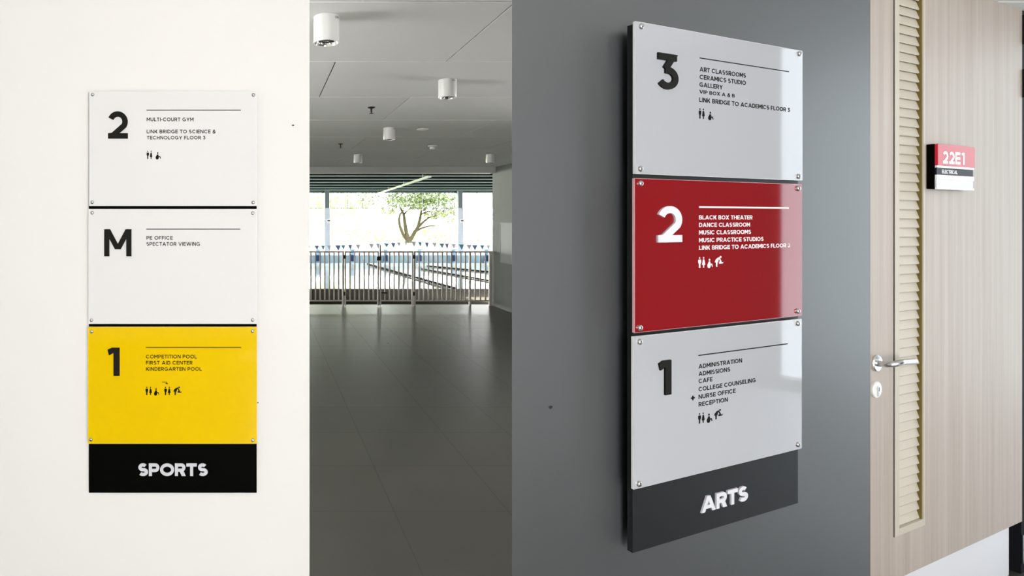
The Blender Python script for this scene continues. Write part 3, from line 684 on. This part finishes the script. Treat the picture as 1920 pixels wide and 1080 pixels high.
def sprinkler():
    r = empty('fire_sprinkler', (0, 0, CEIL_H))
    MB().lathe([(.030, 0), (.032, -.004), (.018, -.010), (.012, -.012)], n=24).build('escutcheon', 'black_plastic', r, smooth=True)
    MB().lathe([(.008, -.010), (.008, -.034), (.006, -.05)], n=12).build('sprinkler_body', 'black_plastic', r, smooth=True)
    MB().lathe([(.016, -.050), (.019, -.052), (.010, -.055)], n=16).build('deflector', 'black_plastic', r, smooth=True)
    return r
s1 = sprinkler(); s2 = copy_thing(s1)
for o, x, y, lab in ((s1, .92, 4.95, 'dark pendent fire sprinkler on the hall ceiling, the larger of two'), (s2, .98, 7.36, 'dark pendent fire sprinkler on the hall ceiling, the smaller one near the bulkhead')):
    o.location = (x, y, CEIL_H); tag(o, lab, 'sprinkler', 'fire sprinklers on the hall ceiling')
sd = empty('smoke_detector', (2.19, 7.55, CEIL_H)); tag(sd, 'round white smoke detector on the hall ceiling', 'detector')
MB().lathe([(.055, 0), (.056, -.010), (.050, -.014), (.030, -.018)], n=28).build('detector_base', 'white_metal', sd, smooth=True)
MB().lathe([(.034, -.014), (.036, -.034), (.030, -.044), (.0004, -.046)], n=28).build('sensor_head', 'white_metal', sd, smooth=True)
cplate = MB().lathe([(.060, 0), (.060, -.004), (.052, -.008), (.0004, -.010)], n=28).build('cover_plate', 'sign_white', None, smooth=True); cplate.location = (1.68, 6.15, CEIL_H)
tag(cplate, 'flat round white cover plate on the hall ceiling', 'plate')

# ------------------------------------------------------------------ railing and gates at the end of the hall
RYY = FARY + .10
RF = Frame(0, RYY, 0, 0)
zr = lambda y: RF.P(0, y)[1]
ZT, ZK1, ZKM, ZK0 = zr(471), zr(541.5), zr(562.5), zr(572.5)
def rx(px): return RF.P(px, 500)[0]
def rail_section(name, label, cat, x0, x1, posts, bars, group=None):
    r = empty(name, ((x0 + x1) / 2, RYY, 0)); tag(r, label, cat, group); ox = (x0 + x1) / 2
    MB().box(x0 - ox, x1 - ox, -.018, .018, ZT - .026, ZT).build('top_rail', 'painted_steel', r, bevel=.003)
    MB().box(x0 - ox, x1 - ox, -.014, .014, zr(565.0), ZKM).build('bottom_rail', 'painted_steel', r, bevel=.003)
    b0 = None
    for b in bars:
        if b0 is None:
            b0 = MB().box(-.0125, .0125, -.016, .003, ZKM, ZT - .026).build('baluster', 'painted_steel', r, bevel=.002); b0.location = (b - ox, 0, 0)
        else:
            c = b0.copy(); COL.objects.link(c); c.parent = r; c.location = (b - ox, 0, 0)
    for p, w_, z0_ in posts:
        MB().box(p - ox - w_, p - ox + w_, -.022, .022, z0_, ZT + .002).build('post', 'painted_steel', r, bevel=.003)
    return r
pit = 8.65
def bars_between(a, b): n = round((b - a) / pit); return [rx(a + (b - a) * k / n) for k in range(1, n)]
PW = .017
rail_section('railing', 'grey steel railing with flat bars between the white wall and the gate', 'railing', LX + .05, rx(643.0), [(LX + .07, PW, 0), (-1.2, PW, 0), (rx(643.3), PW, 0)],
             [rx(643.5 - pit * k) for k in range(1, 50)])
g1 = rail_section('gate_leaf', 'grey steel gate leaf carrying the black latch, hinged on the railing by the white wall', 'gate', rx(646.2), rx(710.2), [(rx(647.5), .012, ZK0), (rx(709.0), .012, ZK0)], bars_between(647.5, 709), 'gate leaves in the railing')
g2 = rail_section('gate_leaf', 'grey steel gate leaf without a latch, hinged on the railing near the side wall', 'gate', rx(712.0), rx(774.5), [(rx(713.3), .012, ZK0), (rx(773.2), .012, ZK0)], bars_between(713.3, 773.2), 'gate leaves in the railing')
rail_section('railing', 'grey steel railing with flat bars between the gate and the side wall', 'railing', rx(776.2), HX - .01, [(rx(777.2), PW, 0), (rx(881), PW, 0), (rx(919.8), .03, 0)],
             bars_between(777.2, 881) + bars_between(881, 919.8))
def on_gate(g_, px0, px1, y0, y1, name, t=.03):
    MB().box(rx(px0) - g_.location.x, rx(px1) - g_.location.x, -t, -.0225, zr(y1), zr(y0)).build(name, 'black_plastic', g_, bevel=.003)
on_gate(g1, 705.5, 713.6, 480.5, 488, 'latch_box', .055); on_gate(g1, 711.4, 713.4, 459, 481, 'latch_lever', .04); on_gate(g1, 710.2, 711.6, 543, 565, 'drop_bolt', .032)
for y0, y1 in ((478, 485), (547, 554)):
    on_gate(g1, 643.8, 647.2, y0, y1, 'gate_hinge', .032); on_gate(g2, 773.8, 777.2, y0, y1, 'gate_hinge', .032)
on_gate(g2, 715.0, 725.5, 547.5, 550, 'sliding_bolt', .032)

# ------------------------------------------------------------------ pool hall seen over the railing
PZ = -1.62                                                        # pool deck
def at(px, py, Y): return Vector(((px - CX) / FPX * Y, Y, EYE + (CY - py) / FPX * Y))
struct(MB().box(-45, 60, 13.4, 26.0, PZ - .3, PZ).box(-45, 60, 43.3, 44.0, PZ - .4, PZ - .25).box(-45, 60, 44.3, 52, PZ - .3, PZ).build('floor_pool_deck', 'concrete'))
struct(MB().box(-45, 60, 11.55, 13.4, -.25, -.0).build('floor_gallery', 'gallery'))
struct(MB().box(-45, 60, FARY + .281, 11.549, -.25, -.002).build('trim_4', 'dark_band'))  # made-up dark band in place of a deeper rail that blocks floor light
struct(MB().box(-45, 60, 13.2, 13.4, PZ - .3, -.25).build('wall_deck_edge', 'concrete'))
wt = MB().box(-45, 60, 26.0, 43.3, PZ - .3, PZ - .06).build('pool_water', 'pool_water'); tag(wt, 'bright pool water between the railing and the blue end wall', 'water'); wt['kind'] = 'stuff'
pw = struct(MB().box(-45, 60, 44.0, 44.3, PZ - .3, at(0, 478.5, 44)[2]).build('wall_pool_end', 'pool_blue'))
struct(MB().box(-45, 60, 47.0, 47.3, PZ, at(0, 456, 47)[2]).build('wall_parapet', 'concrete'))
struct(MB().box(-45, 60, 10.97, 46.5, CZ, CZ + .3).box(-45, 60, 46.2, 46.5, at(0, 362, 46.2)[2], CZ).build('ceiling_pool', 'slat_ceiling'))
b0 = None
for i, (py, lab) in enumerate(((333.0, 'white ceiling baffle across the dark pool roof, topmost of six'), (339.0, 'white ceiling baffle across the dark pool roof, second from the bulkhead'), (344.5, 'white ceiling baffle across the dark pool roof, third from the bulkhead'),
               (349.5, 'white ceiling baffle across the dark pool roof, fourth from the bulkhead'), (354.2, 'white ceiling baffle across the dark pool roof, fifth from the bulkhead'), (358.3, 'white ceiling baffle across the dark pool roof, the one just above the glazing'))):
    y = (CZ - .10 - EYE) * FPX / (CY - py)
    if b0 is None: b0 = MB().box(-35, 45, -.03, .03, -.045, 0).build('ceiling_baffle', 'slat_white'); o = b0
    else: o = b0.copy(); COL.objects.link(o)
    o.location = (0, y, CZ); tag(o, lab, 'baffle', 'white baffles under the pool roof')
p0, p1 = at(806, 322.5, 26.5), at(704, 362.5, 46.0); p0.z = p1.z = CZ - .20
ls = empty('linear_lamp', (p0.x, p0.y, p0.z)); tag(ls, 'long white linear lamp slanting across the dark pool roof', 'lamp')
dv = (p1 - p0); ang = math.atan2(dv.y, dv.x); Ln = dv.length
MB().box(0, Ln, -.07, .07, -.05, .03, Matrix.Rotation(ang, 4, 'Z')).build('lamp_body', 'lamp_grey', ls)
rod = MB()
for k in (0.08, .35, .65, .92): q = dv * k; rod.box(q.x - .012, q.x + .012, q.y - .012, q.y + .012, .03, .20)
rod.build('hanger_rod', 'lamp_grey', ls)

# columns and clerestory glazing at the far side
GY = 45.6; zc_ = at(0, 390.3, GY)[2]; zt_ = at(0, 361.5, GY)[2]
for i, (px, lab) in enumerate(((611.8, 'square column by the white wall, dark above, glare painted below'), (858.2, 'square column near the side wall, dark above, glare painted below'))):
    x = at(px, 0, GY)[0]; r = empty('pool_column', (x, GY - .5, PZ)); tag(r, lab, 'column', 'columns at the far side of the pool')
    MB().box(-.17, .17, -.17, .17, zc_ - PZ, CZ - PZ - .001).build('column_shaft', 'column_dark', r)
    MB().box(-.21, .21, -.21, .21, 0, zc_ - PZ).build('column_glare_part', 'column_glare', r, bevel=.02)  # lower shaft made pale and wider to stand in for glare
    z0_ = at(0, 415.3, GY)[2] - PZ
    MB().box(-.01, .21, -.25, -.21, z0_, z0_ + .12).build('column_plate', 'slot_dark', r)
    MB().box(-.05, .23, -.24, -.21, z0_ - .05, z0_ + .17).build('plate_backing', 'sign_white', r)
def glazing(n, xs_px, glassm, label):
    xx = [at(p, 0, GY)[0] for p in xs_px]; fr_ = MB()
    for x in xx: fr_.box(x - .022, x + .022, GY - .05, GY + .05, zc_, zt_)
    fr_.box(xx[0], xx[-1], GY - .03, GY + .03, zc_ - .03, zc_ + .02).box(xx[0], xx[-1], GY - .05, GY + .05, zt_, zt_ + .08)
    o = struct(fr_.build('window_%d' % n, 'mullion')); o['label'] = label
    for a, b in zip(xx[:-1], xx[1:]): MB().box(a + .022, b - .022, GY - .006, GY + .006, zc_ + .02, zt_).build('window_pane', glassm, o)
glazing(1, [605 - 28.7 * k for k in range(8, -1, -1)], 'clerestory_glass', 'clerestory glazing by the white wall')
glazing(2, [619, 651.3, 679.4, 708, 736, 764, 792.5, 821.5, 851.5], 'clerestory_glass', 'clerestory glazing between the two columns')
glazing(3, [864.5, 894, 923.5, 953, 982], 'clear_glass', 'clear clerestory glazing near the side wall')

# starting blocks along the far end
sb0 = None
places = ('nearest the white wall', 'second from the white wall', 'third from the white wall', 'third from the side wall', 'second from the side wall', 'nearest the side wall')
for i, px in enumerate((596.3, 661, 723.5, 787, 850.5, 912.5)):
    x = at(px, 0, 43.6)[0]
    if sb0 is None:
        r = empty('starting_block', (x, 43.7, PZ)); zz = lambda y: at(0, y, 43.6)[2] - PZ
        MB().box(-.15, .15, -.12, .12, -.25, zz(490)).box(-.13, .13, -.10, .12, zz(478.5), zz(469)).build('block_pedestal', 'block_blue', r, bevel=.01)
        MB().box(-.13, .13, -.14, .10, zz(490), zz(478.5)).build('block_front', 'block_navy', r)
        MB().box(-.22, .22, -.30, .30, zz(469), zz(467.5)).build('block_platform', 'block_blue', r)
        MB().box(-.15, .15, -.16, -.12, zz(499), zz(492)).build('number_board', 'block_blue', r)
        MB().tube([(-.16, .1, zz(467.5)), (-.16, .1, zz(465)), (.16, .1, zz(465)), (.16, .1, zz(467.5))], .015, 8).build('grab_rail', 'block_blue', r)
        sb0 = r; o = r
    else: o = copy_thing(sb0); o.location = (x, 43.7, PZ)
    tag(o, 'pale blue starting block with a navy front, ' + places[i], 'starting block', 'starting blocks at the far end of the pool')

# lane ropes lying on the water
for (pa, pb, m_, lab) in (((851, 540), (688, 494.5), 0, 'dark floating lane rope, lowest of three and thick at its near end'), ((931, 528), (790, 503.5), 0, 'dark floating lane rope, middle of three and reaching the side wall'), ((931, 510.5), (800, 498.0), 0, 'dark floating lane rope, uppermost of three below the blue end wall')):
    f = lambda p: (at(p[0], p[1], (EYE - PZ - .01) * FPX / (p[1] - CY)))
    a, b = f(pa), f(pb); n = 60; mb = MB(); d_ = (b - a)
    mb.tube([a, b], .018, 6)
    r0 = .065 if pa[1] > 535 else .05
    ax = d_.normalized(); q = ax.to_track_quat('X', 'Z').to_matrix().to_4x4()
    a.z = PZ - .058 + r0
    r = empty('lane_rope', a); tag(r, lab, 'rope', 'lane ropes on the pool')
    MB().tube([Vector((0, 0, 0)), d_], .02, 6).build('rope_line', 'rope_dark', r)
    fm = MB().lathe([(r0 * .5, -.07), (r0, -.06), (r0, .06), (r0 * .5, .07)], (0, 0, 0), 'x', 10); fm.v = [tuple(q @ Vector(v)) for v in fm.v]
    f0 = None
    for k in range(n):
        if f0 is None: f0 = fm.build('rope_float', 'rope_dark', r); f0.location = (0, 0, 0)
        else:
            c = f0.copy(); COL.objects.link(c); c.parent = r; c.location = d_ * (k / n)

# bunting of backstroke flags
fy = 38.0; bz = at(0, 455.5, fy)[2]
bt = empty('bunting', (-3.0, fy, bz)); tag(bt, 'string of small triangular backstroke flags hung across the pool', 'bunting')
N = 56; Lb = 25.0; fp = [Vector((Lb * k / N, 0, .10 - .28 * math.sin(math.pi * (k % 28) / 28.0) ** 1.0)) for k in range(N + 1)]
MB().tube(fp, .010, 6).build('flag_line', 'flag_grey', bt)
flag_mb = {}
for k in range(N):
    if random.random() < .12: continue
    mname = random.choice(('flag_teal', 'flag_grey', 'flag_navy', 'flag_grey')); p = fp[k] + Vector((.1 + random.uniform(-.06, .06), 0, 0))
    w_, h_ = random.uniform(.24, .36), random.uniform(.26, .38); tw = random.uniform(-.6, .6); c_, s_ = math.cos(tw), math.sin(tw)
    o = MB().add([(0, 0, 0), (w_ * c_, w_ * s_, 0), (w_ * .5 * c_ + .03, w_ * .5 * s_, -h_), (0, .004, 0), (w_ * c_, w_ * s_ + .004, 0), (w_ * .5 * c_ + .03, w_ * .5 * s_ + .004, -h_)],
                 [(0, 1, 2), (3, 5, 4), (0, 3, 4, 1), (1, 4, 5, 2), (2, 5, 3, 0)]).build('flag', mname, bt); o.location = p

# trees outside
struct(MB().box(-90, 120, 52, 200, PZ - .4, PZ - .1).build('ground_lawn', 'lawn'))
def foliage(blobs, n, size, rnd):
    mb = MB()
    tot = sum(b[3] ** 2 for b in blobs)
    for (x, y, z, r, fz) in blobs:
        for _ in range(int(n * r * r / tot)):
            while True:
                q = Vector((rnd.uniform(-1, 1), rnd.uniform(-1, 1), rnd.uniform(-1, 1)))
                if .25 < q.length < 1: break
            c = Vector((x + q.x * r, y + q.y * r, z + q.z * r * fz)); a = Vector((rnd.gauss(0, 1), rnd.gauss(0, 1), rnd.gauss(0, 1))).normalized()
            b = a.orthogonal().normalized(); c2 = a.cross(b); s_ = size * rnd.uniform(.6, 1.4)
            mb.add([c - b * s_, c + c2 * s_ * .5, c + b * s_, c - c2 * s_ * .5], [(0, 1, 2, 3)])
    return mb
def tree(label, base, limbs, blobs, n, size, leafm, seed, barkm='bark_pale'):
    rnd = random.Random(seed); r = empty('tree', base); tag(r, label, 'tree', 'trees beyond the pool')
    tk = MB()
    for pts, r0, r1 in limbs:
        pts = [Vector(p) - Vector(base) for p in pts]; m_ = len(pts)
        tk.tube(pts, [r0 + (r1 - r0) * i / (m_ - 1) for i in range(m_)], 8)
    tk.build('trunk', barkm, r, smooth=True)
    foliage([(b[0] - base[0], b[1] - base[1], b[2] - base[2], b[3], b[4]) for b in blobs], n, size, rnd).build('foliage', leafm, r, fix=False)
TY = 60.0; T = lambda px, py, dy=0: tuple(at(px, py, TY + dy))
bx = at(767, 0, TY)[0]
tree('large branching tree with a forked trunk framed between the two columns', (bx, TY, PZ - .1),
     [([(bx, TY, PZ - .1), T(767, 460), T(765, 448)], .36, .30),
      ([T(766, 452), T(762, 436), T(759, 418, .5), T(757, 402, 1), T(750, 388, 1)], .24, .10), ([T(766, 454), T(756, 440), T(750, 425), T(748, 412), T(750, 402), T(757, 394)], .18, .08),
      ([T(768, 452), T(775, 440), T(784, 425), T(788, 408), T(790, 394), T(786, 380)], .22, .08), ([T(784, 426), T(794, 416), T(804, 408), T(818, 403)], .14, .05),
      ([T(779, 434), T(790, 428), T(804, 424), T(820, 423)], .12, .04), ([T(757, 402, 1), T(765, 394, 1), T(778, 388, 1)], .10, .05), ([T(790, 402), T(800, 397), T(812, 397)], .08, .04)],
     [(*T(770, 372), 2.4, .55), (*T(802, 374), 2.2, .55), (*T(786, 380), 1.6, .5), (*T(740, 376), 1.5, .5), (*T(838, 385), 1.6, .7), (*T(842, 402), 1.0, .8), (*T(728, 396), .8, .6), (*T(812, 403), 1.2, .35), (*T(690, 372), 1.3, .7), (*T(812, 360), 2.6, .5)],
     3300, .17, 'leaf', 3, 'bark')
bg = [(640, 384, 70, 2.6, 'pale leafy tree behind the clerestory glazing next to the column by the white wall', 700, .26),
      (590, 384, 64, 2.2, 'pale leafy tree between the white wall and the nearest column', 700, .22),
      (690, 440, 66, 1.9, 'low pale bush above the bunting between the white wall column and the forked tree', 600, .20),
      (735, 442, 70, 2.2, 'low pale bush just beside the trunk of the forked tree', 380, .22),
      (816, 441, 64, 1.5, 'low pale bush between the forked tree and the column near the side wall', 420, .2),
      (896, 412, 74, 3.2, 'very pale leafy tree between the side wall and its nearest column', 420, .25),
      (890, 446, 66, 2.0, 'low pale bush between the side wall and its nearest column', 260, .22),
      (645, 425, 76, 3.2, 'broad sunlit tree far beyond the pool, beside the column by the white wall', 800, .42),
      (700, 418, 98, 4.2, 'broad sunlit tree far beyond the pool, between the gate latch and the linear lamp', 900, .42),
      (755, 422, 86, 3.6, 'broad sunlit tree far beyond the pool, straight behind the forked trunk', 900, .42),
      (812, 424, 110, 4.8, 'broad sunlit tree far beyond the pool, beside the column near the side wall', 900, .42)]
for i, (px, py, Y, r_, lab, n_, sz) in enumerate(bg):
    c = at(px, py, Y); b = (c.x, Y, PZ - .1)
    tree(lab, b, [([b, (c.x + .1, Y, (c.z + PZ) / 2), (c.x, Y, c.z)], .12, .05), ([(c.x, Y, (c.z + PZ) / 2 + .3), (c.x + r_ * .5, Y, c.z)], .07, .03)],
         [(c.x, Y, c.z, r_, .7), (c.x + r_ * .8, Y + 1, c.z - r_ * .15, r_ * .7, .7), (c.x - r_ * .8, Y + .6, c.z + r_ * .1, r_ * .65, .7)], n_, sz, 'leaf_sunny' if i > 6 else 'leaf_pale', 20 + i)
